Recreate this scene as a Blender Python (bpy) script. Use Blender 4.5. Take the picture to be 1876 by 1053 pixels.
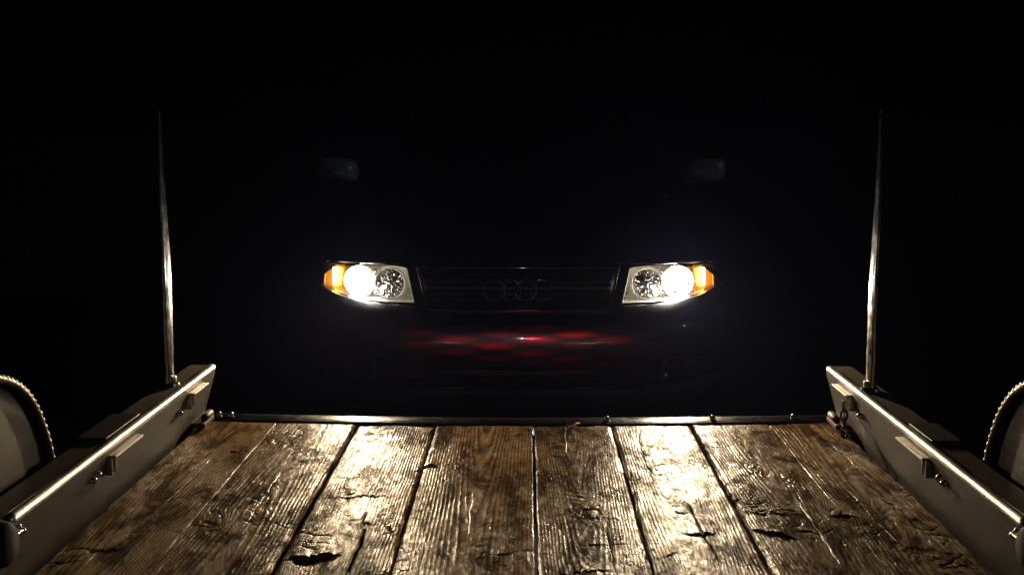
import bpy, bmesh, math, random
import numpy as np
from mathutils import Vector, Matrix
R = math.radians
random.seed(7)
S = bpy.context.scene
for o in list(bpy.data.objects): bpy.data.objects.remove(o)
C = S.collection

# ------------------------------------------------------------------ camera
IW, IH, FPX, VX, VY = 1876., 1053., 2200., 965., 240.
CAMZ = 1.30
pitch = math.atan((IH/2-VY)/FPX); yaw = math.atan((VX-IW/2)/FPX)
cam = bpy.data.cameras.new('camera'); co = bpy.data.objects.new('camera', cam); C.objects.link(co)
cam.sensor_fit = 'HORIZONTAL'; cam.sensor_width = 36; cam.lens = 36*FPX/IW
cam.clip_start = .05; cam.clip_end = 2000
co.location = (0, 0, CAMZ); co.rotation_euler = (R(90)-pitch, 0, yaw)
S.camera = co

# ------------------------------------------------------------------ night sky, exposure, unseen cool sun lamp added to light mirrors and pillars
w = bpy.data.worlds.new('World'); S.world = w; w.use_nodes = True
nt = w.node_tree; bg = nt.nodes['Background']
sky = nt.nodes.new('ShaderNodeTexSky'); sky.sky_type = 'NISHITA'; sky.sun_disc = False
sky.sun_elevation = R(-6); sky.sun_rotation = R(140)
nt.links.new(sky.outputs[0], bg.inputs[0]); bg.inputs[1].default_value = .02
sun = bpy.data.lights.new('moon_fill', 'SUN'); sun.energy = .04; sun.angle = R(.6); sun.color = (.75, .87, 1)
so = bpy.data.objects.new('moon_fill', sun); C.objects.link(so); so.rotation_euler = Vector((-1, .28, -.38)).to_track_quat('-Z', 'Y').to_euler(); so.location = (0, 0, 20)
S.view_settings.view_transform = 'Standard'; S.view_settings.look = 'None'
S.view_settings.exposure = 0; S.view_settings.gamma = 1
S.render.resolution_x = 1024; S.render.resolution_y = 574

# ------------------------------------------------------------------ node helpers
def mat(name):
    m = bpy.data.materials.new(name); m.use_nodes = True
    return m, m.node_tree, m.node_tree.nodes['Principled BSDF']
def nd(t, kind, **kw):
    n = t.nodes.new(kind)
    for k, v in kw.items():
        if k.startswith('i_'):
            key = k[2:].replace('_', ' ')
            n.inputs[key].default_value = v
        else: setattr(n, k, v)
    return n
def coords(t, scale=(1, 1, 1), kind='Object'):
    c = nd(t, 'ShaderNodeTexCoord'); m = nd(t, 'ShaderNodeMapping'); m.inputs['Scale'].default_value = scale
    t.links.new(c.outputs[kind], m.inputs[0]); return m.outputs[0]
def noise(t, vec, scale, detail=6, rough=.6, dist=0):
    n = nd(t, 'ShaderNodeTexNoise'); n.inputs['Scale'].default_value = scale; n.inputs['Detail'].default_value = detail
    n.inputs['Roughness'].default_value = rough; n.inputs['Distortion'].default_value = dist
    t.links.new(vec, n.inputs['Vector']); return n.outputs[0]
def ramp(t, fac, stops):
    n = nd(t, 'ShaderNodeValToRGB'); e = n.color_ramp.elements
    while len(e) < len(stops): e.new(.5)
    for i, (p, c) in enumerate(stops):
        e[i].position = p
        if not isinstance(c, tuple): c = (c, c, c)
        e[i].color = (*c, 1)
    t.links.new(fac, n.inputs[0]); return n.outputs[0]
def mix(t, fac, a, b, mode='MIX'):
    n = nd(t, 'ShaderNodeMix', data_type='RGBA', blend_type=mode)
    for sock, v in ((0, fac), (6, a), (7, b)):
        if isinstance(v, (int, float)): n.inputs[sock].default_value = v
        elif isinstance(v, tuple): n.inputs[sock].default_value = (*v, 1)
        else: t.links.new(v, n.inputs[sock])
    return n.outputs[2]
def bump(t, h, strength, dist):
    n = nd(t, 'ShaderNodeBump'); n.inputs['Strength'].default_value = strength; n.inputs['Distance'].default_value = dist
    t.links.new(h, n.inputs['Height']); return n.outputs[0]

def plain(name, col, rough=.5, metal=0, coat=0, nscale=30, var=.25, bumps=.0, rvar=.1):
    m, t, p = mat(name); v = coords(t)
    n = noise(t, v, nscale)
    d = tuple(c*(1-var) for c in col); l = tuple(min(1, c*(1+var)) for c in col)
    t.links.new(ramp(t, n, [(.3, d), (.7, l)]), p.inputs['Base Color'])
    t.links.new(ramp(t, noise(t, v, nscale*2.3), [(.3, max(.02, rough-rvar)), (.7, min(1, rough+rvar))]), p.inputs['Roughness'])
    p.inputs['Metallic'].default_value = metal; p.inputs['Coat Weight'].default_value = coat; p.inputs['Coat Roughness'].default_value = .06
    if bumps: t.links.new(bump(t, noise(t, v, nscale*4), bumps, .004), p.inputs['Normal'])
    return m
def emit(name, col, s):
    m, t, p = mat(name); t.nodes.remove(p)
    e = nd(t, 'ShaderNodeEmission'); e.inputs[0].default_value = (*col, 1); e.inputs[1].default_value = s
    t.links.new(e.outputs[0], t.nodes['Material Output'].inputs[0]); return m

def steel(name, base, rust, rough, dirt):
    m, t, p = mat(name); v = coords(t); g = nd(t, 'ShaderNodeNewGeometry'); sx = nd(t, 'ShaderNodeSeparateXYZ')
    t.links.new(g.outputs['Normal'], sx.inputs[0])
    a = noise(t, v, 9, 8, .65); b = noise(t, v, 60, 6, .7)
    col = mix(t, ramp(t, a, [(.35, 0.), (.75, .6)]), base, tuple(c*.55 for c in base))
    streak = noise(t, coords(t, (6, 1.2, 30)), 4, 5)
    col = mix(t, ramp(t, streak, [(.46, 0.), (.68, .75)]), col, rust)
    chip = noise(t, v, 21, 9, .75, .5)
    col = mix(t, ramp(t, chip, [(.60, 0.), (.63, .85)]), col, rust)
    up = ramp(t, sx.outputs[2], [(.8, 0.), (.97, dirt)])
    fac = nd(t, 'ShaderNodeMath', operation='MULTIPLY'); t.links.new(up, fac.inputs[0]); t.links.new(ramp(t, b, [(.25, .5), (.6, 1.)]), fac.inputs[1])
    dirtc = mix(t, a, (.09, .062, .034), (.26, .19, .11))
    col = mix(t, fac.outputs[0], col, dirtc)
    t.links.new(col, p.inputs['Base Color'])
    inv = nd(t, 'ShaderNodeMath', operation='SUBTRACT'); inv.inputs[0].default_value = .75; t.links.new(fac.outputs[0], inv.inputs[1])
    mx = nd(t, 'ShaderNodeMath', operation='MAXIMUM'); t.links.new(inv.outputs[0], mx.inputs[0]); mx.inputs[1].default_value = 0
    t.links.new(mx.outputs[0], p.inputs['Metallic'])
    t.links.new(ramp(t, b, [(.3, rough-.1), (.7, rough+.14)]), p.inputs['Roughness'])
    t.links.new(bump(t, b, .25, .002), p.inputs['Normal'])
    return m

M = {}
M['rail'] = steel('painted_steel', (.056, .052, .046), (.075, .034, .012), .5, .95)
M['bead'] = plain('worn_bright_steel', (.85, .83, .78), .33, 1, nscale=50, var=.12, rvar=.06)
M['pole'] = plain('galvanised_tube', (.90, .88, .84), .20, 1, nscale=18, var=.25, rvar=.08)
M['bar'] = plain('dark_steel_bar', (.34, .34, .33), .21, 1, nscale=14, var=.15, rvar=.05)
M['fender'] = steel('fender_steel', (.12, .11, .092), (.04, .024, .012), .45, .3)
M['lug'] = plain('tread_edge', (.33, .31, .28), .34, 1, nscale=60, var=.3)
M['rubber'] = plain('black_rubber', (.012, .012, .012), .8, nscale=60, bumps=.2)
M['frame'] = plain('black_frame_paint', (.018, .017, .016), .55, nscale=20, var=.4, bumps=.2)
M['bolt'] = plain('zinc_bolt', (.6, .6, .57), .3, 1, nscale=90)
M['chain'] = plain('rusty_chain', (.10, .065, .038), .6, .4, nscale=90, var=.4)
M['paint'] = plain('navy_car_paint', (.019, .021, .034), .36, 0, .6, nscale=3, var=.1, rvar=.03)
M['mirror'] = plain('lit_mirror_cap', (.52, .56, .60), .35, .2, nscale=20, var=.1)  # pale colour stands in for the faint light on a dark housing
M['black'] = plain('black_plastic', (.010, .010, .011), .55, nscale=80, var=.2, bumps=.05)
M['glass'] = plain('dark_car_glass', (.004, .005, .006), .06, nscale=5, var=.1, rvar=.01)
M['chrome'] = plain('chrome', (.32, .32, .34), .12, 1, nscale=40, var=.05, rvar=.03)
M['trim'] = plain('bright_trim', (.30, .31, .33), .06, 1, nscale=40, var=.05, rvar=.01)
M['silver'] = plain('lamp_silver', (.74, .72, .68), .10, 1, nscale=30, var=.1)
M['bezel'] = plain('lamp_bezel', (.86, .84, .79), .32, .2, nscale=30, var=.1)
M['rim'] = plain('alloy', (.35, .35, .36), .35, 1, nscale=40, var=.1)
M['bulb'] = emit('signal_bulb', (1, .86, .55), 16.)
M['amber'] = plain('amber_reflector', (.85, .34, .02), .3, 0, .5, nscale=60, var=.25)
M['redlamp'] = emit('red_lamp', (1, .03, .02), 40.)
M['whitelamp'] = emit('white_lamp', (.85, .93, 1), 200.)
M['leaf'] = plain('yellow_leaf', (.42, .30, .03), .55, nscale=80, var=.35)
def lens_material():
    m, t, p = mat('clear_lens'); t.nodes.remove(p)
    tr = nd(t, 'ShaderNodeBsdfTransparent'); tr.inputs[0].default_value = (.97, .97, .95, 1)
    gl = nd(t, 'ShaderNodeBsdfGlossy'); gl.inputs['Roughness'].default_value = .05
    fr = nd(t, 'ShaderNodeFresnel'); fr.inputs[0].default_value = 1.4
    n = noise(t, coords(t), 70); r = ramp(t, n, [(.3, .03), (.7, .10)]); t.links.new(r, gl.inputs['Roughness'])
    mx = nd(t, 'ShaderNodeMixShader'); t.links.new(fr.outputs[0], mx.inputs[0]); t.links.new(tr.outputs[0], mx.inputs[1]); t.links.new(gl.outputs[0], mx.inputs[2])
    t.links.new(mx.outputs[0], t.nodes['Material Output'].inputs[0]); return m
M['lens'] = lens_material()
def amber_lens():
    m, t, p = mat('amber_lens'); t.nodes.remove(p)
    tr = nd(t, 'ShaderNodeBsdfTransparent'); tr.inputs[0].default_value = (1, .66, .10, 1)
    tl = nd(t, 'ShaderNodeBsdfTranslucent'); tl.inputs[0].default_value = (1, .50, .05, 1)
    mx = nd(t, 'ShaderNodeMixShader'); t.links.new(ramp(t, noise(t, coords(t), 90), [(.35, .25), (.65, .6)]), mx.inputs[0])
    t.links.new(tr.outputs[0], mx.inputs[1]); t.links.new(tl.outputs[0], mx.inputs[2])
    t.links.new(mx.outputs[0], t.nodes['Material Output'].inputs[0]); return m
M['amber_lens'] = amber_lens()

def ground_material():
    m, t, p = mat('asphalt'); v = coords(t)
    a = noise(t, v, .6, 8); b = noise(t, v, 140, 4)
    t.links.new(mix(t, b, mix(t, a, (.012, .012, .013), (.022, .021, .020)), (.030, .029, .027), 'MIX'), p.inputs['Base Color'])
    p.inputs['Roughness'].default_value = .9; t.links.new(bump(t, b, .6, .01), p.inputs['Normal']); return m
M['ground'] = ground_material()

def wood_material():
    m, t, p = mat('weathered_plank'); v = coords(t)
    at = nd(t, 'ShaderNodeAttribute', attribute_name='grain'); oi = nd(t, 'ShaderNodeObjectInfo')
    # rings: pale early wood and dark late wood; silvering, tannin and mud stains
    ring = ramp(t, at.outputs['Fac'], [(0., (.47, .295, .110)), (.5, (.30, .172, .058)), (1., (.085, .042, .014))])
    st1 = noise(t, coords(t, (3.4, 1.3, 1)), 3.0, 9, .74, .7)
    st2 = noise(t, coords(t, (9, 1.5, 1)), 3., 7, .7, .3)
    st3 = noise(t, coords(t, (1.3, 1.6, 1)), 4., 8, .72, .6)
    col = mix(t, ramp(t, st2, [(.38, 0.), (.7, .75)]), ring, mix(t, at.outputs['Fac'], (.52, .35, .17), (.18, .105, .044)))
    col = mix(t, ramp(t, st1, [(.46, 0.), (.58, .85)]), col, (.045, .023, .009))
    col = mix(t, ramp(t, st3, [(.60, 0.), (.72, .55)]), col, (.050, .048, .018))
    tint = ramp(t, oi.outputs['Random'], [(0., (.78, .76, .74)), (1., (1.12, 1.08, 1.0))])
    col = mix(t, 1., col, tint, 'MULTIPLY')
    t.links.new(col, p.inputs['Base Color'])
    damp = noise(t, coords(t, (5, 2.0, 1)), 5., 7, .7, .2)
    t.links.new(ramp(t, damp, [(.36, .20), (.64, .50)]), p.inputs['Roughness'])
    dry = noise(t, coords(t, (22, 8, 1)), 3., 9, .80, .8)
    stain = ramp(t, st1, [(.42, 1.), (.54, .06)])
    sm = nd(t, 'ShaderNodeMath', operation='MULTIPLY'); t.links.new(ramp(t, dry, [(.43, .01), (.51, .10), (.60, .46)]), sm.inputs[0]); t.links.new(stain, sm.inputs[1])
    t.links.new(sm.outputs[0], p.inputs['Specular IOR Level'])
    f1 = noise(t, coords(t, (300, 60, 100)), 1., 5, .6); f2 = noise(t, v, 210, 5, .7)
    f3 = noise(t, coords(t, (95, 50, 50)), 1., 6, .65, .6); m3 = nd(t, 'ShaderNodeMath', operation='MULTIPLY_ADD'); t.links.new(f3, m3.inputs[0]); m3.inputs[1].default_value = 2.2; t.links.new(f1, m3.inputs[2])
    ad = nd(t, 'ShaderNodeMath', operation='ADD'); t.links.new(m3.outputs[0], ad.inputs[0]); t.links.new(f2, ad.inputs[1])
    t.links.new(bump(t, ad.outputs[0], .44, .0014), p.inputs['Normal'])
    return m
M['wood'] = wood_material()

# ------------------------------------------------------------------ mesh helpers
class MB:
    def __init__(s): s.v = []; s.f = []
    def add(s, v, f):
        b = len(s.v); s.v += [tuple(x) for x in v]; s.f += [tuple(i+b for i in q) for q in f]; return s
    def box(s, x0, x1, y0, y1, z0, z1, mtx=None):
        v = [Vector((x, y, z)) for x in (x0, x1) for y in (y0, y1) for z in (z0, z1)]
        if mtx: v = [mtx @ q for q in v]
        return s.add(v, [(0, 1, 3, 2), (4, 6, 7, 5), (0, 4, 5, 1), (2, 3, 7, 6), (0, 2, 6, 4), (1, 5, 7, 3)])
    def tube(s, path, rad, n=12, cap=True, closed=False):
        P = [Vector(p) for p in path]; k = len(P)
        if not hasattr(rad, '__len__'): rad = [rad]*k
        v = []; f = []; up = None
        for i in range(k):
            d = (P[(i+1) % k]-P[i-1]) if closed else (P[min(i+1, k-1)]-P[max(i-1, 0)])
            d.normalize()
            if up is None:
                up = Vector((0, 0, 1)) if abs(d.z) < .9 else Vector((1, 0, 0))
            a = d.cross(up).normalized(); up = a.cross(d).normalized()
            for j in range(n):
                an = 2*math.pi*j/n; v.append(P[i]+(a*math.cos(an)+up*math.sin(an))*rad[i])
        for i in range(k if closed else k-1):
            for j in range(n):
                f.append((i*n+j, i*n+(j+1) % n, ((i+1) % k)*n+(j+1) % n, ((i+1) % k)*n+j))
        if cap and not closed: f += [tuple(range(n))[::-1], tuple((k-1)*n+j for j in range(n))]
        return s.add(v, f)
    def lathe(s, prof, centre, axis='Y', n=24):
        # prof: (radius, offset along axis)
        c = Vector(centre); v = []; f = []
        for r, o in prof:
            for j in range(n):
                a = 2*math.pi*j/n; p, q = r*math.cos(a), r*math.sin(a)
                v.append(c+(Vector((p, o, q)) if axis == 'Y' else Vector((o, p, q)) if axis == 'X' else Vector((p, q, o))))
        for i in range(len(prof)-1):
            for j in range(n): f.append((i*n+j, i*n+(j+1) % n, (i+1)*n+(j+1) % n, (i+1)*n+j))
        return s.add(v, f)
    def prism(s, prof, y0, y1, sx=1, cap=True):
        # prof: closed (x,z) loop extruded along Y
        n = len(prof); v = [(sx*x, y, z) for y in (y0, y1) for x, z in prof]
        f = [(i, (i+1) % n, n+(i+1) % n, n+i) for i in range(n)]
        if cap: f += [tuple(range(n)), tuple(range(2*n-1, n-1, -1))]
        return s.add(v, f)
    def grid(s, rows, flip=False):
        n = len(rows[0]); v = [p for r in rows for p in r]; f = []
        for i in range(len(rows)-1):
            for j in range(n-1):
                q = (i*n+j, i*n+j+1, (i+1)*n+j+1, (i+1)*n+j); f.append(q[::-1] if flip else q)
        return s.add(v, f)
    def build(s, name, m, parent=None, smooth=True, bevel=0, solid=0, angle=47, loc=None):
        me = bpy.data.meshes.new(name); me.from_pydata(s.v, [], s.f); me.validate()
        bm = bmesh.new(); bm.from_mesh(me); bmesh.ops.recalc_face_normals(bm, faces=bm.faces); bm.to_mesh(me); bm.free()
        me.materials.append(m); o = bpy.data.objects.new(name, me); C.objects.link(o)
        if parent: o.parent = parent
        if loc: o.location = loc
        if smooth:
            me.polygons.foreach_set('use_smooth', [True]*len(me.polygons)); me.set_sharp_from_angle(angle=R(angle))
        if solid:
            md = o.modifiers.new('s', 'SOLIDIFY'); md.thickness = solid; md.offset = 0
        if bevel:
            md = o.modifiers.new('b', 'BEVEL'); md.width = bevel; md.segments = 2; md.limit_method = 'ANGLE'
        return o
def empty(name, loc, label, cat):
    o = bpy.data.objects.new(name, None); C.objects.link(o); o.location = loc; o.empty_display_size = .2
    o['label'] = label; o['category'] = cat; return o
def lerp(a, b, t): return a+(b-a)*t

# ------------------------------------------------------------------ ground
g = MB().grid([[(x, y, 0) for x in np.linspace(-600, 600, 13)] for y in np.linspace(-600, 600, 13)]).build('ground', M['ground'], smooth=False)
g['kind'] = 'structure'

# ------------------------------------------------------------------ trailer
TX = -.022                      # trailer centre line
DECK, RAILZ, YEND, YFRONT = .37, .546, 3.80, -1.0
T = empty('flatbed_trailer', (TX, 1.6, 0), 'wooden decked car trailer with steel side rails, fenders and two upright poles', 'trailer')
def tp(o):                      # keep world coordinates under the trailer's root
    o.parent = T; o.matrix_parent_inverse = Matrix.Translation((0, -1.6, 0)); return o
def sag(x): return -.014*(1-(x/1.04)**2)

# --- planks: rings, knots, checks and torn splinters as real relief
RNG = np.random.default_rng(3); TAB = RNG.random((256, 256))
def vn(x, y, s=0):
    x = np.asarray(x, float)+s*37.17; y = np.asarray(y, float)+s*11.53
    xi = np.floor(x).astype(int); yi = np.floor(y).astype(int); fx = x-xi; fy = y-yi
    fx = fx*fx*(3-2*fx); fy = fy*fy*(3-2*fy)
    a = TAB[xi & 255, yi & 255]; b = TAB[(xi+1) & 255, yi & 255]; c = TAB[xi & 255, (yi+1) & 255]; d = TAB[(xi+1) & 255, (yi+1) & 255]
    return (a*(1-fx)+b*fx)*(1-fy)+(c*(1-fx)+d*fx)*fy
def fbm(x, y, s=0, o=4):
    r = 0; a = .5
    for i in range(o): r = r+a*vn(x*2**i, y*2**i, s+i*3); a *= .5
    return r
def sst(x): x = np.clip(x, 0, 1); return x*x*(3-2*x)

# torn splinters: (x, y of the break, half width, length behind the break, height, slant)
FLAPS = [(-.455, 2.575, .085, .055, .012, .30), (-.40, 3.03, .13, .05, .005, .10), (-.265, 3.30, .045, .08, .010, .25),
         (.205, 2.86, .085, .035, .006, -.12), (.18, 2.93, .07, .02, .004, .05), (.43, 2.74, .06, .04, .007, -.2),
         (.60, 2.735, .065, .05, .011, -.55), (.62, 2.88, .09, .06, .006, -.25), (.40, 3.33, .04, .025, .006, .1),
         (.41, 3.44, .05, .02, .006, -.1), (.40, 3.54, .05, .02, .005, .15), (.385, 3.24, .05, .02, .005, 0),
         (-.47, 3.20, .06, .02, .004, .1), (-.36, 2.80, .05, .03, .004, -.2), (-.08, 2.66, .06, .02, .003, .1),
         (.08, 2.62, .06, .03, .004, -.1), (.15, 2.50, .09, .03, .006, .2), (.33, 2.60, .05, .03, .005, .3),
         (-.74, 2.80, .05, .06, .006, .3), (.80, 2.86, .05, .05, .008, .2), (-.82, 3.42, .05, .05, .006, .2), (.72, 3.20, .06, .03, .004, .2),
         (-.92, 2.60, .05, .04, .005, .2), (.90, 2.62, .05, .05, .005, -.2), (-.15, 3.12, .05, .02, .003, 0), (.12, 3.42, .06, .03, .004, .1)]
KNOTS = [(.41, 2.92, .020), (.18, 2.90, .018), (-.44, 3.06, .013), (-.73, 2.80, .016), (.80, 2.88, .018), (-.84, 3.44, .012), (.66, 3.30, .010)]
# lengthwise checks: (x, y0, y1, half width, depth)
CHECKS = [(-.36, 2.45, 2.80, .0030, .010), (-.375, 2.75, 2.93, .0022, .007), (-.66, 2.75, 3.25, .0014, .0022), (-.89, 2.9, 3.4, .0014, .0022), (-.93, 2.4, 2.8, .0014, .0022),
          (.145, 3.45, 3.80, .0018, .006), (.64, 3.2, 3.65, .0016, .003), (.71, 2.5, 3.0, .0016, .003), (.87, 2.6, 3.1, .0015, .0025), (.94, 3.1, 3.6, .0015, .0025),
          (-.12, 2.7, 3.1, .0014, .0022), (-.21, 2.4, 2.7, .0014, .002), (.44, 2.5, 3.0, .0020, .005), (.37, 3.1, 3.7, .0016, .004), (.31, 2.6, 3.3, .0018, .004), (.22, 2.45, 2.85, .0018, .005)]
def plank(x0, x1, i):
    w_ = x1-x0; nx = int(w_/.0016)
    u = np.linspace(x0, x1, nx); v = np.concatenate([np.arange(YFRONT, 2.25, .03), np.arange(2.25, 3.10, .0045), np.arange(3.10, YEND-.012, .0062), np.linspace(YEND-.012, YEND+.003*math.sin(i*2.1), 4)])
    U, V = np.meshgrid(u, v); s = i*5+1
    # growth rings cut flat-sawn; a slow wander plus swirls round the knots
    u0 = (x0+x1)/2+random.uniform(-.05, .05)
    wu = U-u0+.016*(fbm(U*5+s, V*1.3, s)-.5)+.005*(vn(U*30, V*5, s+2)-.5)
    d = .05+.035*(V-2.4)*random.choice((-1, 1))*.6+.05*(vn(V*.9, V*0+s, s+4)-.5)
    r = np.sqrt(wu**2+d**2)
    for kx, ky, kr in KNOTS:
        dd = np.sqrt(((U-kx)*1.0)**2+((V-ky)*.45)**2); r = r+.03*np.exp(-(dd/(kr*1.6))**2)
    per = random.uniform(.0068, .0090)
    ph = r/per+.8*(fbm(U*9, V*2, s+6)-.5)
    fr = ph-np.floor(ph)
    late = np.where(fr < .72, sst(fr/.72)**1.6, sst((1-fr)/.28))
    wear = sst((fbm(U*7, V*2.2, s+8)-.25)/.45)
    h = .0009*(.25+.75*wear)*late
    h = h+.0022*(fbm(U*26, V*7, s+9)-.5)+.0011*(fbm(U*120, V*30, s+10, 3)-.5)+.004*(fbm(U*6, V*3, s+11, 3)-.5)
    h = h-.0035*((U-(x0+x1)/2)/(w_/2))**2*random.choice((-.4, 1))
    # cross-grain crazing
    cz = np.abs(vn(U*22+3*vn(U*9, V*14, s), V*38+2*vn(U*40, V*9, s+1), s+12)-.5); msk = sst((fbm(U*6, V*5, s+13)-.48)/.12)
    h = h-.0022*msk*np.exp(-(cz/.035)**2)
    for j, (fx, fy, hw, L, H, sl) in enumerate(FLAPS):
        if fx+hw < x0 or fx-hw > x1: continue
        q = V-(fy+sl*(U-fx)+.034*(vn(U*28, U*0+j, j)-.5)+.022*(vn(U*130, U*0+j, j+1)-.5))
        mk = sst((1-np.abs(U-fx)/hw)/.8)
        up_ = np.exp(-np.clip(q, 0, None)/L)*sst((q+.004)/.008); dn = np.exp(np.clip(q, None, 0)/(L*.6))*(1-sst((q+.004)/.008))
        h = h+mk*H*np.where(H > .009, .55, .42)*(.75*up_-.35*dn)*(.35+1.1*vn(U*60, V*25, j+3))
    for kx, ky, kr in KNOTS:
        dd = np.sqrt((U-kx)**2+((V-ky)*.7)**2); dd = dd*(.75+.5*vn(U*45, V*45, s+40)); h = h+.0022*np.exp(-(dd/kr)**2)-.0016*np.exp(-((dd-kr*1.1)/.004)**2)
    for j, (cx, ya, yb, hw, dp) in enumerate(CHECKS):
        if cx < x0 or cx > x1: continue
        c = cx+.020*(vn(V*3, V*0+j, j+20)-.5)+.007*(vn(V*22, V*0+j, j+21)-.5)
        tp_ = sst((V-ya)/.08)*sst((yb-V)/.08)
        h = h-dp*tp_*np.exp(-((U-c)/hw)**2)
    # arrised and chewed edges
    e = np.minimum(U-x0, x1-U)
    ew = .006+.010*sst((vn(U*0+s, V*9, s+30)-.55)/.3)
    amp = np.where(U < (x0+x1)/2, .0008 if i in (1, 7) else .0045, .0008 if i in (0, 3, 6) else .0045)
    h = h-amp*(1-sst(e/ew))**2
    h = h-.010*(1-sst((YEND-V)/(.012+.02*(vn(U*24, V*0, s+31)))))**2
    jag = .0030*(fbm(V*11, V*0+s, s+32)-.5)*2
    X = U+jag*(1-sst(e/.03))*np.where(U < (x0+x1)/2, 1, -1)
    Z = DECK+h+sag(U)+random.uniform(-.0012, .0012)*(i not in (0, 1, 6, 7))
    # skirts give the board its thickness
    P = np.stack([X, V, Z], -1); P = np.pad(P, ((1, 1), (1, 1), (0, 0)), mode='edge'); G = np.pad(late, 1, mode='edge')
    for a in (P[0], P[-1], P[:, 0], P[:, -1]): a[:, 2] = DECK-.042
    ny, nx = P.shape[:2]; idx = np.arange(ny*nx).reshape(ny, nx)
    F = np.stack([idx[:-1, :-1], idx[:-1, 1:], idx[1:, 1:], idx[1:, :-1]], -1).reshape(-1, 4)
    me = bpy.data.meshes.new('plank'); nf = len(F)
    me.vertices.add(ny*nx); me.vertices.foreach_set('co', P.reshape(-1).astype(np.float32))
    me.loops.add(nf*4); me.loops.foreach_set('vertex_index', F.reshape(-1).astype(np.int32))
    me.polygons.add(nf); me.polygons.foreach_set('loop_start', np.arange(0, nf*4, 4, dtype=np.int32))
    me.polygons.foreach_set('use_smooth', np.ones(nf, bool)); me.update(calc_edges=True)
    at = me.attributes.new('grain', 'FLOAT', 'POINT'); at.data.foreach_set('value', G.reshape(-1).astype(np.float32))
    me.materials.append(M['wood']); o = bpy.data.objects.new('plank', me); C.objects.link(o); tp(o)
XS = [-1.026, -.785, -.527, -.272, .044, .297, .550, .800, 1.026]
GAP = [.003, .0012, .0045, .004, .0045, .004, .004, .0012, .003]
for i in range(8): plank(XS[i]+GAP[i], XS[i+1]-GAP[i+1], i)

# --- side rails
def rail(sx):
    prof = [(1.036, .30), (1.036, .366), (.993, .520), (.9925, .533), (.996, .541), (1.004, .546), (1.072, .546), (1.078, .540), (1.078, .30)]
    o = tp(MB().prism(prof, YFRONT, YEND+.03, sx).build('side_rail', M['rail'], angle=25))
    def sub(m): m.parent = o; return m
    # bright worn bead along the inner top edge, slightly wavy from knocks
    def lip(ya, yb, n):
        rows = []
        for y in np.linspace(ya, yb, n):
            wv = .0011*math.sin(y*9+sx)+.0006*math.sin(y*31)
            rows.append([(sx*(1.0045-(.0132+wv)*math.cos(a)), y, .5350+(.0132+wv)*math.sin(a)) for a in np.linspace(R(-14), R(98), 12)])
        return MB().grid(rows)
    sub(lip(2.27, YEND+.031, 60).build('edge_lip', M['bead'], solid=.002))
    sub(lip(YFRONT, 2.16, 12).build('edge_lip', M['bead'], solid=.002))
    # tie-down brackets on the inner face
    for ya, yb in ((2.83, 3.04), (3.53, 3.69), (2.12, 2.29)):
        b = MB(); b.box(.975, 1.008, ya, yb, .512, .518); b.box(.986, 1.02, ya, ya+.005, .468, .512); b.box(.983, 1.02, ya+.020, ya+.025, .472, .512)
        b.v = [(sx*x, y, z) for x, y, z in b.v]
        k = sub(b.build('tie_bracket', M['bead'], bevel=.0015, smooth=False))
    for y, z in ((2.735, .485), (2.765, .490), (3.45, .475), (2.33, .50), (2.31, .515)):
        sub(MB().lathe([(0, -sx*.020), (.005, -sx*.018), (.009, -sx*.010), (.010, 0), (.010, sx*.02)], (sx*1.008, y, z), 'X', 12).build('bolt', M['bolt']))
    sub(MB().box(*sorted((sx*1.012, sx*1.086)), 2.87, 3.13 if sx < 0 else 3.05, .5465, .5515).build('patch_plate', M['fender'], bevel=.002, smooth=False))
    # black rubber bumper at the break of the bead
    sub(MB().lathe([(0, -sx*.030), (.030, -sx*.030), (.043, -sx*.02), (.047, 0), (.047, sx*.05)], (sx*.995, 2.215, .512), 'X', 20).build('rubber_stop', M['rubber']))
    # hinge barrel at the rear corner
    sub(MB().lathe([(0, -.04), (.009, -.04), (.012, -.036), (.012, .036), (.009, .04), (0, .04)], (sx*.998, 3.74, .400), 'Y', 16).build('hinge_barrel', M['chain']))
    h = MB(); h.box(*sorted((sx*.985, sx*1.03)), 3.66, 3.78, .378, .393); sub(h.build('hinge_leaf', M['chain'], bevel=.003, smooth=False))
    for k in range(4 if sx > 0 else 0):
        cz = .470-.020*k; cy = 3.58-.022*k
        pts = [(sx*(.985-.004*k)+(.010*math.sin(a) if k % 2 else 0), cy+(0 if k % 2 else .010*math.sin(a)), cz+.018*math.cos(a)) for a in np.linspace(0, 2*math.pi, 14)[:-1]]
        sub(MB().tube(pts, .0035, 8, closed=True).build('chain_link', M['chain']))
    return o
for sx in (-1, 1): rail(sx)
# --- upright guide poles standing in sockets on the rails
def pole(sx, y, x):
    # a dented flat-oval tube, broad side facing inwards
    rows = []
    for z in np.linspace(RAILZ+.012, 1.36, 70):
        k = 1-.80*max(0, (z-.84)/.52)**1.15; wob = 1+.05*math.sin(z*31+sx)+.02*math.sin(z*83); xc = sx*x+sx*.003*(z-.55)+  .0014*math.sin(z*11+sx*2); tw = .03*math.sin(z*5.3+sx)
        r = []
        for a in np.linspace(0, 2*math.pi, 25):
            px, py = .0100*k*math.cos(a), .038*k*wob*math.sin(a)
            r.append((xc+px*math.cos(tw)-py*math.sin(tw), y+px*math.sin(tw)+py*math.cos(tw), z))
        rows.append(r)
    o = tp(MB().grid(rows).build('guide_pole', M['pole'], angle=60))
    c = MB().lathe([(.0, .028), (.017, .028), (.019, .024), (.019, .010), (.026, .007), (.028, .0005)], (sx*x, y, RAILZ), 'Z', 20).build('socket', M['bolt']); c.parent = o
pole(-1, 3.52, 1.046); pole(1, 3.47, 1.030)
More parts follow.
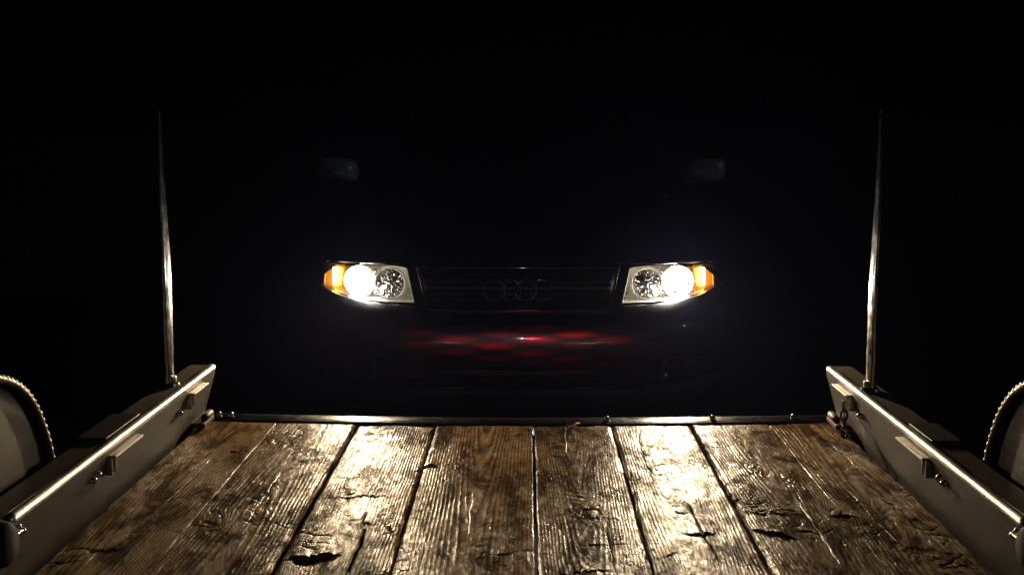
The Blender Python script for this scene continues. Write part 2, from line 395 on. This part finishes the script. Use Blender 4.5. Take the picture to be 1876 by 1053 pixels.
# --- rear cross bar, slightly sagged, with bolts
rows = []
for x in np.linspace(-1.034, 1.034, 60):
    b = .368+sag(x)
    rows.append([(x, YEND+.022, b-.075), (x, YEND+.018, b-.010), (x, YEND+.022, b-.003), (x, YEND+.030, b), (x, YEND+.065, b+.0025), (x, YEND+.105, b+.0015), (x, YEND+.118, b-.003), (x, YEND+.122, b-.012), (x, YEND+.122, b-.075)])
bar = tp(MB().grid(rows).build('rear_bar', M['bar'], angle=50))
for x in (-.995, -.955, .287, .635, .90):
    b = MB().lathe([(0, .012), (.006, .010), (.010, .004), (.010, -.02)], (x, YEND+.07, .372+sag(x)), 'Z', 12).build('bolt', M['bolt']); b.parent = bar
# --- fenders with rolled tread edge over the wheels
arc = [(2.735, .43), (2.730, .50), (2.712, .565), (2.680, .630), (2.635, .692), (2.570, .745), (2.475, .785), (2.34, .815), (2.15, .832), (1.90, .838)]
arc = arc+[(3.5-y, z) for y, z in arc[::-1] if y > 1.9]
def dense(P, n):
    P = np.array(P); L = np.r_[0, np.cumsum(np.linalg.norm(np.diff(P, axis=0), axis=1))]; t = np.linspace(0, L[-1], n)
    return np.stack([np.interp(t, L, P[:, 0]), np.interp(t, L, P[:, 1])], 1)
def smooth_curve(P, it=3):
    P = [np.array(p, float) for p in P]
    for _ in range(it):
        Q = [P[0]]
        for a, b in zip(P[:-1], P[1:]): Q += [.75*a+.25*b, .25*a+.75*b]
        P = Q+[P[-1]]
    return P
A = dense(smooth_curve(arc), 150)
def fender(sx):
    xi, xo = 1.092, 1.36
    rows = [[(sx*x, y, z-(.02*((x-1.2)/.15)**4 if x > 1.3 else 0)) for x in np.linspace(xi, xo, 8)] for y, z in A]
    o = tp(MB().grid(rows).build('fender', M['fender'], solid=.003))
    rows = [[(sx*(xi+.011), y, lerp(.42, z-.001, t)) for t in np.linspace(0, 1, 6)] for y, z in A[2:-2]]
    p = MB().grid(rows).build('side_panel', M['fender'], solid=.003); p.parent = o
    p = MB().tube([(sx*(xi-.003), y, z) for y, z in A], .0085, 10).build('rolled_edge', M['lug']); p.parent = o
    L = MB(); D = dense(smooth_curve(arc), 108)
    for k in range(1, len(D)-1):
        y, z = D[k]; t = Vector((0, *(D[k+1]-D[k-1]))).normalized(); nrm = Vector((1, 0, 0)).cross(t); nrm = nrm if (nrm.z > 0 or abs(nrm.z) < .3 and nrm.y*(y-1.75) > 0) else -nrm
        for row in range(3):
            c = Vector((sx*(xi-.005+.040*row), y, z))+nrm*.004+(t*.012 if row % 2 else Vector())
            rad = random.uniform(.85, 1.15)
            pr = [(0, -1), (.55, -.75), (.95, -.2), (.95, .2), (.55, .75), (0, 1)]
            v = []; nn = 8
            for r, a in pr:
                for j in range(nn):
                    an = 2*math.pi*j/nn; v.append(c+t*a*.0125*rad+Vector((sx, 0, 0))*math.cos(an)*r*(.0075 if row == 0 else .006)+nrm*math.sin(an)*r*.0075)
            L.add(v, [(i*nn+j, i*nn+(j+1) % nn, (i+1)*nn+(j+1) % nn, (i+1)*nn+j) for i in range(5) for j in range(nn)])
    l = L.build('tread_lugs', M['lug']); l.parent = o; l['kind'] = 'stuff'
    for yc in (2.19, 1.31):
        wz = MB().lathe([(.19, -.085), (.23, -.095), (.30, -.095), (.325, -.075), (.33, -.03), (.33, .03), (.325, .075), (.30, .095), (.23, .095), (.19, .085)], (sx*1.22, yc, .33), 'X', 40)
        tyre = tp(wz.build('wheel', M['rubber'])); r = MB().lathe([(0, .02), (.06, .02), (.08, .0), (.15, -.02), (.185, .06), (.195, .085)], (sx*1.22, yc, .33), 'X', 32)
        r.v = [(x if sx > 0 else 2*sx*1.22-x, y, z) for x, y, z in r.v]; rr = r.build('rim', M['rim']); rr.parent = tyre
for sx in (-1, 1): fender(sx)
# --- chassis, axles and tongue below the deck
for x in (-.45, .45): tp(MB().box(x-.04, x+.04, YFRONT, YEND-.05, .20, .312).build('chassis_beam', M['frame'], bevel=.004, smooth=False))
for y in np.linspace(-.8, 3.6, 8): tp(MB().box(-1.03, 1.03, y-.03, y+.03, .313, .327).build('cross_member', M['frame'], bevel=.003, smooth=False))
for y in (2.19, 1.31): tp(MB().tube([(-1.2, y, .33-.03), (-.9, y, .25), (.9, y, .25), (1.2, y, .33-.03)], .035, 12).build('axle', M['frame']))
for sx in (-1, 1): tp(MB().tube([(sx*.85, YFRONT+.04, .27), (0, YFRONT-1.25, .27)], .045, 8).build('tongue', M['frame']))
hb = tp(MB().box(-1.03, 1.03, YFRONT-.06, YFRONT-.004, .30, .60).build('headboard', M['frame'], bevel=.006, smooth=False))

# ------------------------------------------------------------------ lamps on the trailer's headboard (seen only as reflections in the car)
def marker(x, z, m, name):
    o = MB().box(x-.05, x+.05, YFRONT-.002, YFRONT+.018, z-.028, z+.028).build(name, M['black'], bevel=.006, smooth=False); tp(o)
    l = MB().lathe([(0, .012), (.010, .010), (.016, .004), (.018, 0)], (x, YFRONT+.0185, z), 'Y', 20).build('lamp_lens', m); l.parent = o
    return o
def aim(o, target): o.rotation_euler = (Vector(target)-o.location).to_track_quat('-Z', 'Y').to_euler()
marker(.22, .50, M['redlamp'], 'red_lamp'); marker(.02, .565, M['whitelamp'], 'white_lamp')
rl = bpy.data.lights.new('red_lamp_light', 'SPOT'); rl.energy = 1700; rl.color = (1, .004, .012); rl.shadow_soft_size = .006; rl.spot_size = R(16); rl.spot_blend = .7
ro = bpy.data.objects.new('red_lamp_light', rl); C.objects.link(ro); ro.location = (.22, YFRONT+.04, .50); aim(ro, (-.03, 4.70, .448))
rl.use_nodes = True; t = rl.node_tree; em = t.nodes['Emission']
# flat diamonds and dark crossings put into the lamp's strength, imitating a cast pattern
tc = nd(t, 'ShaderNodeTexCoord'); sx_ = nd(t, 'ShaderNodeSeparateXYZ'); t.links.new(tc.outputs['Normal'], sx_.inputs[0])
def mth(op, a, b=None, c=.6):
    n = nd(t, 'ShaderNodeMath', operation=op)
    if op == 'MULTIPLY_ADD': n.inputs[2].default_value = c
    for i, q in enumerate((a, b)):
        if q is None: continue
        if isinstance(q, (int, float)): n.inputs[i].default_value = q
        else: t.links.new(q, n.inputs[i])
    return n.outputs[0]
ax = mth('DIVIDE', sx_.outputs[0], sx_.outputs[2]); ay = mth('DIVIDE', sx_.outputs[1], sx_.outputs[2])
p1 = mth('ADD', mth('MULTIPLY', ax, 58.), mth('MULTIPLY', ay, 330.)); p2 = mth('SUBTRACT', mth('MULTIPLY', ax, 53.), mth('MULTIPLY', ay, 350.))
sq = mth('MULTIPLY', mth('ABSOLUTE', mth('SINE', mth('ADD', p1, .9))), mth('ABSOLUTE', mth('SINE', mth('ADD', p2, .3))))
sq = mth('MULTIPLY', mth('POWER', sq, 1.5), mth('MULTIPLY_ADD', mth('SINE', mth('ADD', mth('MULTIPLY', ax, 43.), mth('MULTIPLY', ay, 260.))), .42))
sq = mth('ADD', sq, 0.)
e1 = mth('POWER', mth('MULTIPLY', ax, 12.), 2.); e2 = mth('POWER', mth('MULTIPLY', ay, 60.), 4.)
fall = mth('EXPONENT', mth('MULTIPLY', mth('ADD', e1, e2), -1.))
t.links.new(mth('MULTIPLY', mth('ADD', mth('MULTIPLY', sq, 1.0), .02), fall), em.inputs['Strength'])

wl = bpy.data.lights.new('white_lamp_light', 'SPOT'); wl.energy = 30; wl.color = (.8, .9, 1); wl.shadow_soft_size = .018; wl.spot_size = R(9); wl.spot_blend = .5
wo = bpy.data.objects.new('white_lamp_light', wl); C.objects.link(wo); wo.location = (.02, YFRONT+.045, .565); aim(wo, (-.03, 4.75, .62))

# ------------------------------------------------------------------ the car
CX, CY = -.034, 4.70
CAR = empty('sedan_car', (CX, CY, 0), 'dark navy sedan facing the trailer with both headlights on', 'car')
def y0(x): a = abs(x)/.86; return .10*a*a+.22*a**6
def part(mb, name, m, parent=None, **k):
    o = mb.build(name, m, **k); o.parent = parent or CAR; return o
# body shell with wheel arches
YW = (.88, 3.53); RW = .318
def lerpt(tab, y): return float(np.interp(y, [a for a, b in tab], [b for a, b in tab]))
HWT = [(.30, .835), (.5, .862), (.9, .880), (2.2, .883), (3.5, .878), (4.2, .83), (4.5, .74)]
SHT = [(.30, .725), (.6, .79), (1.2, .885), (2.2, .92), (3.4, .945), (4.2, .95), (4.5, .90)]
TOT = [(.30, .755), (.6, .845), (1.2, .968), (1.5, .97), (3.4, .98), (3.7, 1.01), (4.4, 1.0), (4.5, .93)]
rows = []
for y in np.linspace(.30, 4.5, 85):
    hw, zs, zt = lerpt(HWT, y), lerpt(SHT, y), lerpt(TOT, y); zl = .21
    for yw in YW:
        if abs(y-yw) < RW+.03: zl = max(zl, .315+math.sqrt((RW+.03)**2-(y-yw)**2))
    half = [(hw*(.965+.035*math.sin(math.pi*t*.62)), lerp(zl, zs-.05, t)) for t in (0, .12, .3, .5, .7, .88, 1)]
    half += [(hw*.972, zs-.018), (hw*.945, zs), (hw*.85, lerp(zs, zt, .45)), (hw*.6, lerp(zs, zt, .8)), (hw*.3, lerp(zs, zt, .96)), (0, zt)]
    rows.append([(x, y, z) for x, z in half]+[(-x, y, z) for x, z in half[-2::-1]])
body = MB().grid(rows)
for r in (rows[-1],):
    b = len(body.v); body.v += r+[(0, r[0][1]+.02, .6)]; body.f += [(b+i, b+i+1, b+len(r)) for i in range(len(r)-1)]
part(body, 'body', M['paint'], angle=50)
part(MB().box(-.66, .66, .35, 4.35, .17, .24), 'underbody', M['black'], bevel=.02, smooth=False)
part(MB().grid([[(x, y0(x)+.27, z) for x in np.linspace(-.80, .80, 20)] for z in (.22, .72)]), 'radiator_support', M['black'], solid=.01)
# bonnet
rows = []
for v_ in np.linspace(0, 1, 22):
    r = []
    for x in np.linspace(-.80, .80, 33):
        xx = x*(1-.09*v_); yf = y0(x)+.112; y = lerp(yf, 1.22-.06*(x/.8)**2, v_)
        z = .770+.237*v_**.82-.030*(x/.8)**2*v_*.8-.008*abs(x/.8)**6*(1-v_)-(.006 if v_ == 0 else 0)
        z += .006*math.exp(-((abs(x)-.44-.14*v_)/.05)**2)
        r.append((xx, y, z))
    rows.append(r)
bon = part(MB().grid(rows), 'bonnet', M['paint'], solid=.006)
# greenhouse: windscreen, roof, side glass, pillars
def wsc(u, v_):   # windscreen
    xb, xt = .735, .60; x = u*lerp(xb, xt, v_); y = lerp(1.20-.07*0+.0, 2.02, v_)-.10*(1-u*u)*(1-.55*v_); z = lerp(.985, 1.375, v_)+.035*math.sin(v_*math.pi)*.6+.022*(1-u*u)*v_
    return (x, y, z)
part(MB().grid([[wsc(u, v_) for u in np.linspace(-1, 1, 24)] for v_ in np.linspace(0, 1, 12)]), 'windscreen', M['glass'], solid=.005)
rows = []
for v_ in np.linspace(0, 1, 16):
    y = lerp(1.93, 3.35, v_); zc = 1.385+.045*math.sin(math.pi*min(1, v_*.9+.12))-.05*max(0, v_-.7)
    rows.append([(.635*math.sin(a), y+.07*abs(math.sin(a))*(1-v_), zc-.075*(1-math.cos(a*.9))) for a in np.linspace(-1.5, 1.5, 24)])
part(MB().grid(rows), 'roof', M['paint'], solid=.01)
part(MB().grid([[(u*lerp(.60, .70, v_), lerp(3.32, 3.95, v_)+.06*(1-u*u), lerp(1.38, 1.0, v_)+.02*math.sin(math.pi*v_)) for u in np.linspace(-1, 1, 18)] for v_ in np.linspace(0, 1, 9)]), 'rear_window', M['glass'], solid=.005)
for sx in (-1, 1):
    top = [(2.05, 1.345), (2.6, 1.375), (3.0, 1.37), (3.4, 1.33)]
    bot = [(1.32, .965), (2.3, .955), (3.2, .97), (3.75, .985)]
    for a, b in ((0, 1), (1, 3)):
        rows = [[(sx*lerp(.785, .645, t_), lerp(lerp(bot[a][0], bot[b][0], s_), lerp(top[a][0], top[b][0], s_), t_)+(.03 if a else -.0), lerp(lerp(bot[a][1], bot[b][1], s_), lerp(top[a][1], top[b][1], s_), t_)) for t_ in np.linspace(0, 1, 6)] for s_ in np.linspace(.0, .97, 8)]
        part(MB().grid(rows), 'side_window', M['glass'], solid=.004)
    pa = [(sx*lerp(.765, .625, t_), lerp(1.20, 2.02, t_)+.01, lerp(.975, 1.37, t_)+.02*math.sin(math.pi*t_)) for t_ in np.linspace(0, 1, 14)]
    part(MB().tube(pa, .032, 10), 'pillar', M['paint'])
    pc = [(sx*lerp(.63, .74, t_), lerp(3.33, 3.93, t_), lerp(1.36, .985, t_)) for t_ in np.linspace(0, 1, 8)]
    part(MB().tube(pc, .05, 10), 'pillar', M['paint'])
    part(MB().tube([(sx*.66, 2.62, 1.36), (sx*.775, 2.50, .96)], .035, 8), 'pillar', M['black'])
    # door mirror: rounded shell on an arm, glass at the back
    mr = MB(); rows = []
    for k, (s_, yy) in enumerate(((.02, 1.235), (.55, 1.24), (.85, 1.26), (1, 1.30), (1, 1.36), (.93, 1.385))):
        rows.append([(sx*(.915+.105*s_*(abs(math.cos(a))**.55)*math.copysign(1, math.cos(a))), yy, 1.105+s_*.062*(abs(math.sin(a))**.6)*math.copysign(1, math.sin(a))-.010*math.cos(a)*-1) for a in np.linspace(0, 2*math.pi, 29)])
    mr.grid(rows); m_ = part(mr, 'mirror', M['mirror'], angle=60)
    part(MB().tube([(sx*.76, 1.35, 1.035), (sx*.80, 1.33, 1.05), (sx*.85, 1.32, 1.075)], [.03, .022, .022], 10), 'arm', M['black'], m_)
    rows = [[(sx*(.915+.098*s_*math.cos(a)), 1.383, 1.105+s_*.056*math.sin(a)) for a in np.linspace(0, 2*math.pi, 21)] for s_ in (.01, 1)]
    part(MB().grid(rows), 'mirror_glass', M['chrome'], m_)
    for yw in YW:
        tyre = part(MB().lathe([(.20, -.08), (.22, -.098), (.27, -.103), (.305, -.09), (.315, -.06), (.317, 0), (.315, .06), (.305, .09), (.27, .103), (.22, .098), (.20, .08)], (sx*.765, yw, .317), 'X', 48), 'wheel', M['rubber'])
        rm = MB().lathe([(.20, -sx*.085), (.195, sx*.06), (.205, sx*.09), (.212, sx*.094)], (sx*.765, yw, .317), 'X', 36)
        rm.lathe([(0, sx*.082), (.05, sx*.085), (.055, sx*.06)], (sx*.765, yw, .317), 'X', 20)
        for k in range(5):
            mt = Matrix.Translation((sx*.765, yw, .317)) @ Matrix.Rotation(2*math.pi*k/5+.3, 4, 'X'); rm.box(*sorted((sx*.055, sx*.08)), -.026, .026, .03, .203, mt)
        part(rm, 'rim', M['rim'], tyre)
# front bumper
def zbt(x):
    a = abs(x)
    return float(np.interp(a, [0, .39, .425, .62, .74, .83, .86], [.540, .540, .603, .610, .628, .655, .665]))
rows = []
XB = np.concatenate([np.linspace(-.855, -.44, 22), np.linspace(-.425, -.39, 5), np.linspace(-.37, .37, 25), np.linspace(.39, .425, 5), np.linspace(.44, .855, 22)])
for x in XB:
    zt = zbt(x); y = y0(x); rise = zt-.535
    rows.append([(x, y+.125, zt+.001), (x, y+.070, zt-.001), (x, y+.055, zt-.004), (x, y+.030-.01*rise*5, min(zt-.006, .551+rise*.25)), (x, y+.006, .538), (x, y-.004, .526), (x, y-.010, .50), (x, y-.013, .46), (x, y-.008, .42), (x, y+.004, .395), (x, y+.018, .385), (x, y+.06, .380)])
bum = part(MB().grid(rows), 'bumper', M['paint'], angle=60, solid=.004)
for sx in (-1, 1):      # bumper side return to the wheel arch
    rows = [[(sx*lerp(.857, .868, t_), lerp(y0(.855)-.005, .535-.05*abs(z-.45), t_), z) for t_ in np.linspace(0, 1, 6)] for z in np.linspace(.24, .655, 8)]
    part(MB().grid(rows), 'bumper_side', M['paint'], bum, solid=.004)
# lower intake: dark mouth, bars, lip with trim
part(MB().grid([[(x, y0(x)+.09, z) for x in np.linspace(-.84, .84, 30)] for z in (.215, .385)]), 'intake', M['black'], bum, solid=.004)
for z in (.345, .312): part(MB().tube([(x, y0(x)+.03, z) for x in np.linspace(-.55, .55, 24)], .006, 8), 'intake_bar', M['black'], bum)
rows = [[(x, y0(x)+d, z) for d, z in ((.085, .295), (.015, .292), (.002, .280), (.0, .25), (.012, .215), (.08, .205))] for x in np.linspace(-.845, .845, 40)]
part(MB().grid(rows), 'lower_lip', M['black'], bum, solid=.004)
part(MB().tube([(x, y0(x)+.001, .281) for x in np.linspace(-.50, .50, 24)], .004, 8), 'lip_trim', M['glass'], bum)
for sx in (-1, 1):
    f = part(MB().lathe([(.0, .02), (.03, .015), (.040, .0), (.046, -.004), (.046, .03)], (sx*.64, y0(.64)+.035, .338), 'Y', 24), 'fog_lamp', M['glass'], bum)
    part(MB().box(sx*.585-.004, sx*.585+.004, y0(.58)+.02, y0(.58)+.085, .297, .378), 'duct_wall', M['black'], bum)
# grille with slats, trims and ring emblem
GR = part(MB().grid([[(u*lerp(.365, .400, t_), y0(.38*u)+.085, lerp(.585, .758, t_)) for u in np.linspace(-1, 1, 16)] for t_ in (0, 1)]), 'grille', M['black'], solid=.004)
for z in np.linspace(.612, .735, 6):
    t_ = (z-.585)/.173; hw = lerp(.365, .40, t_)-.012
    part(MB().grid([[(x, y0(x)+d, z+e) for d, e in ((.080, .006), (.062, .004), (.058, 0), (.062, -.004), (.080, -.006))] for x in np.linspace(-hw, hw, 20)]), 'slat', M['black'], GR)
for z, hw, r in ((.760, .402, .0050), (.588, .364, .0045)):
    part(MB().tube([(x, y0(x)+.052, z) for x in np.linspace(-hw, hw, 30)], r, 10), 'trim_strip', M['trim'], GR)
for sx in (-1, 1): part(MB().tube([(sx*.366, y0(.37)+.055, .590), (sx*.402, y0(.4)+.055, .758)], .005, 8), 'trim_side', M['glass'], GR)
for k in range(4):
    cx = (k-1.5)*.0625
    part(MB().tube([(cx+.0415*math.cos(a), y0(cx)+.040+(.002 if k % 2 else 0), .674+.0415*math.sin(a)) for a in np.linspace(0, 2*math.pi, 33)[:-1]], .0048, 8, closed=True), 'emblem_ring', M['trim'], GR)
# headlights
def zb(x): return float(np.interp(x, [.42, .52, .62, .70, .77, .815, .826], [.613, .613, .617, .625, .638, .648, .656]))
def zt_(x): return float(np.interp(x, [.44, .46, .50, .60, .75, .815, .826], [.741, .751, .755, .759, .760, .756, .746]))
def hy(x, z): return y0(x)+.070+.30*(z-.60)
def lamp_pt(s_, t_, k=1., d=0.):
    xi = lerp(.420, .452, t_); x = lerp(xi, .826, s_)
    z = lerp(zb(x), zt_(x), t_)
    x = lerp(.635, x, k); z = lerp(.685, z, k)
    return (x, hy(x, z)+d, z)
def headlight(sx, gain):
    def fl(mb): mb.v = [(sx*x, y, z) for x, y, z in mb.v]; return mb
    Sg = np.linspace(0, 1, 30); Tg = np.linspace(0, 1, 12)
    loop = [(s_, 0) for s_ in Sg]+[(1, t_) for t_ in Tg[1:]]+[(s_, 1) for s_ in Sg[::-1][1:]]+[(0, t_) for t_ in Tg[::-1][1:-1]]
    hs = MB(); ring = [[lamp_pt(s_, t_, k, d) for s_, t_ in loop+loop[:1]] for k, d in ((1., 0.), (.985, .012), (.95, .06), (.88, .15))]
    hs.grid(ring); hs.grid([[lamp_pt(s_, t_, .885, .149) for s_ in Sg] for t_ in Tg])
    H = part(fl(hs), 'headlight', M['bezel'], angle=40)
    H['label'] = 'lit headlight under the bonnet edge'
    part(fl(MB().grid([[lamp_pt(s_, t_, k, d) for s_, t_ in loop+loop[:1]] for k, d in ((1.022, .004), (1.016, -.004), (1.003, -.004), (.999, .002))])), 'seal', M['black'], H)
    part(fl(MB().grid([[lamp_pt(s_, t_, .997, -.001+.0) for s_ in Sg] for t_ in Tg])), 'lens', M['lens'], H)
    # low beam: bowl and glowing projector
    xl, zl = .655, .687; yl = hy(xl, zl)
    bowl = [(.065, .020), (.063, .030), (.056, .060), (.046, .085), (.036, .100), (.0, .108)]
    part(fl(MB().lathe(bowl, (xl, yl, zl), 'Y', 32)), 'reflector', M['silver'], H)
    part(fl(MB().lathe([(.0, .028), (.018, .030), (.033, .040), (.043, .056), (.044, .066)], (xl, yl, zl), 'Y', 32)), 'low_beam', emit('low_beam', (1, .93, .78), 260. if sx < 0 else 480.), H)
    # main beam: unlit stepped bowl and bulb
    xh, zh = .525, .683; yh = hy(xh, zh)
    fc = MB(); prof = [(.060, .022), (.055, .045), (.045, .068), (.031, .088), (.014, .100), (.0, .104)]; rows = []
    for k, (r, o_) in enumerate(prof):
        rows.append([(xh+r*math.cos(a+.16*k), yh+o_+random.uniform(-.0025, .0025)*(0 < k < 5), zh+r*math.sin(a+.16*k)) for a in np.linspace(0, 2*math.pi, 15)])
        rows[-1][-1] = rows[-1][0]
    part(fl(fc.grid(rows)), 'reflector', M['silver'], H, smooth=False)
    part(fl(MB().lathe([(.0600, .0215), (.0625, .0190), (.0650, .0215), (.0650, .05)], (xh, yh, zh), 'Y', 32)), 'bowl_ring', M['bezel'], H)
    part(fl(MB().lathe([(0, .045), (.008, .046), (.011, .052), (.011, .10)], (xh, yh, zh), 'Y', 16)), 'bulb', M['chrome'], H)
    part(fl(MB().lathe([(0, .058), (.003, .0585), (.0045, .062), (.0045, .075)], (xh+.026, yh, zh-.020), 'Y', 10)), 'side_bulb', emit('side_bulb', (1, .92, .78), 70. if sx < 0 else 420.), H)
    # divider trim between the bowls and small adjusters
    part(fl(MB().lathe([(.0, .02), (.006, .022), (.008, .03), (.008, .06)], (.585, hy(.585, .64), .640), 'Y', 12)), 'adjuster', M['chrome'], H)
    part(fl(MB().lathe([(.0, .02), (.006, .022), (.008, .03), (.008, .06)], (.592, hy(.592, .73), .728), 'Y', 12)), 'adjuster', M['chrome'], H)
    # corner signal: amber box, frosted lens and white-hot bulb
    rows = [[(x, hy(x, z)+.045, z) for x in np.linspace(.728, .812, 8)] for z in np.linspace(.645, .742, 8)]
    sg = part(fl(MB().grid(rows)), 'turn_signal', M['amber'], H, solid=.003)
    rows = [[(x, hy(x, z)+.010-.004*math.sin(k*1.7), z) for k, x in enumerate(np.linspace(.722, .822, 12))] for z in [max(.64, min(.745, q)) for q in np.linspace(.640, .746, 9)]]
    rows = [[(x, y, max(zb(x)+.004, min(zt_(x)-.004, z))) for x, y, z in r] for r in rows]
    part(fl(MB().grid(rows)), 'amber_lens', M['amber_lens'], H)
    part(fl(MB().box(.742, .782, hy(.765, .69)+.016, hy(.765, .69)+.030, .656, .734)), 'bulb', M['bulb'], H, bevel=.008)
    # light thrown by the dipped beam
    L = bpy.data.lights.new('dipped_beam', 'SPOT'); L.energy = 92*gain; L.color = (1, .72, .41); L.shadow_soft_size = .030; L.spot_size = R(86); L.spot_blend = 1.
    L.use_nodes = True; t = L.node_tree; q = t.nodes['Emission']     # lamp optics: strongest just under the horizontal, cut off above
    def mh(op, a, b=None, c=None):
        n = nd(t, 'ShaderNodeMath', operation=op)
        for i, v_ in enumerate((a, b, c)):
            if v_ is None: continue
            if isinstance(v_, (int, float)): n.inputs[i].default_value = v_
            else: t.links.new(v_, n.inputs[i])
        return n.outputs[0]
    tc = nd(t, 'ShaderNodeTexCoord'); sp = nd(t, 'ShaderNodeSeparateXYZ'); t.links.new(tc.outputs['Normal'], sp.inputs[0])
    e = mh('MULTIPLY', mh('DIVIDE', sp.outputs[1], sp.outputs[2]), -1.)
    up = mh('EXPONENT', mh('MULTIPLY', mh('POWER', mh('DIVIDE', mh('MAXIMUM', e, 0.), .33), 2.), -1.))
    dn = mh('EXPONENT', mh('MULTIPLY', mh('POWER', mh('DIVIDE', mh('MINIMUM', e, 0.), .13), 2.), -1.))
    t.links.new(mh('MULTIPLY', up, mh('MULTIPLY_ADD', dn, .62, .38)), q.inputs['Strength'])
    lo = bpy.data.objects.new('dipped_beam', L); C.objects.link(lo); lo.location = (CX+sx*xl, CY+yl-.004, zl); lo.rotation_euler = (R(90-8), 0, R(180))
headlight(-1, 1.); headlight(1, 1.15)

# ------------------------------------------------------------------ fallen leaf on the rear edge of the deck
lf = MB(); n = 26; out = []
for k in range(n):
    a = 2*math.pi*k/n; r = .022*(.55+.45*abs(math.cos(2.5*a)))*(1.15 if k in (0, 1, n-1) else 1)
    out.append((r*math.cos(a), r*math.sin(a)*.8, .005*math.cos(a*2)+.003*math.sin(a*3)))
lf.v = [(0, 0, 0)]+out; lf.f = [(0, 1+k, 1+(k+1) % n) for k in range(n)]
lf.tube([(0, -.010, .001), (.004, -.028, .004), (.010, -.040, .010)], .0012, 6)
leaf = lf.build('leaf', M['leaf'], solid=.0006, loc=(.148, YEND-.030, DECK-.004)); leaf['label'] = 'small yellow leaf lying at the rear edge of the deck'; leaf['category'] = 'leaf'

# ------------------------------------------------------------------ bluish air volume added to imitate lens glow round the headlights
hz = MB().box(-640, 640, -640, 640, -1, 4.).build('glow_haze', M['lens'], smooth=False); hz['kind'] = 'stuff'
m = bpy.data.materials.new('glow_air'); m.use_nodes = True; t = m.node_tree; t.nodes.remove(t.nodes['Principled BSDF'])
pv = nd(t, 'ShaderNodeVolumePrincipled'); pv.inputs['Color'].default_value = (.42, .48, 1, 1); pv.inputs['Density'].default_value = .0010; pv.inputs['Anisotropy'].default_value = .72
t.links.new(pv.outputs[0], t.nodes['Material Output'].inputs['Volume']); hz.data.materials[0] = m
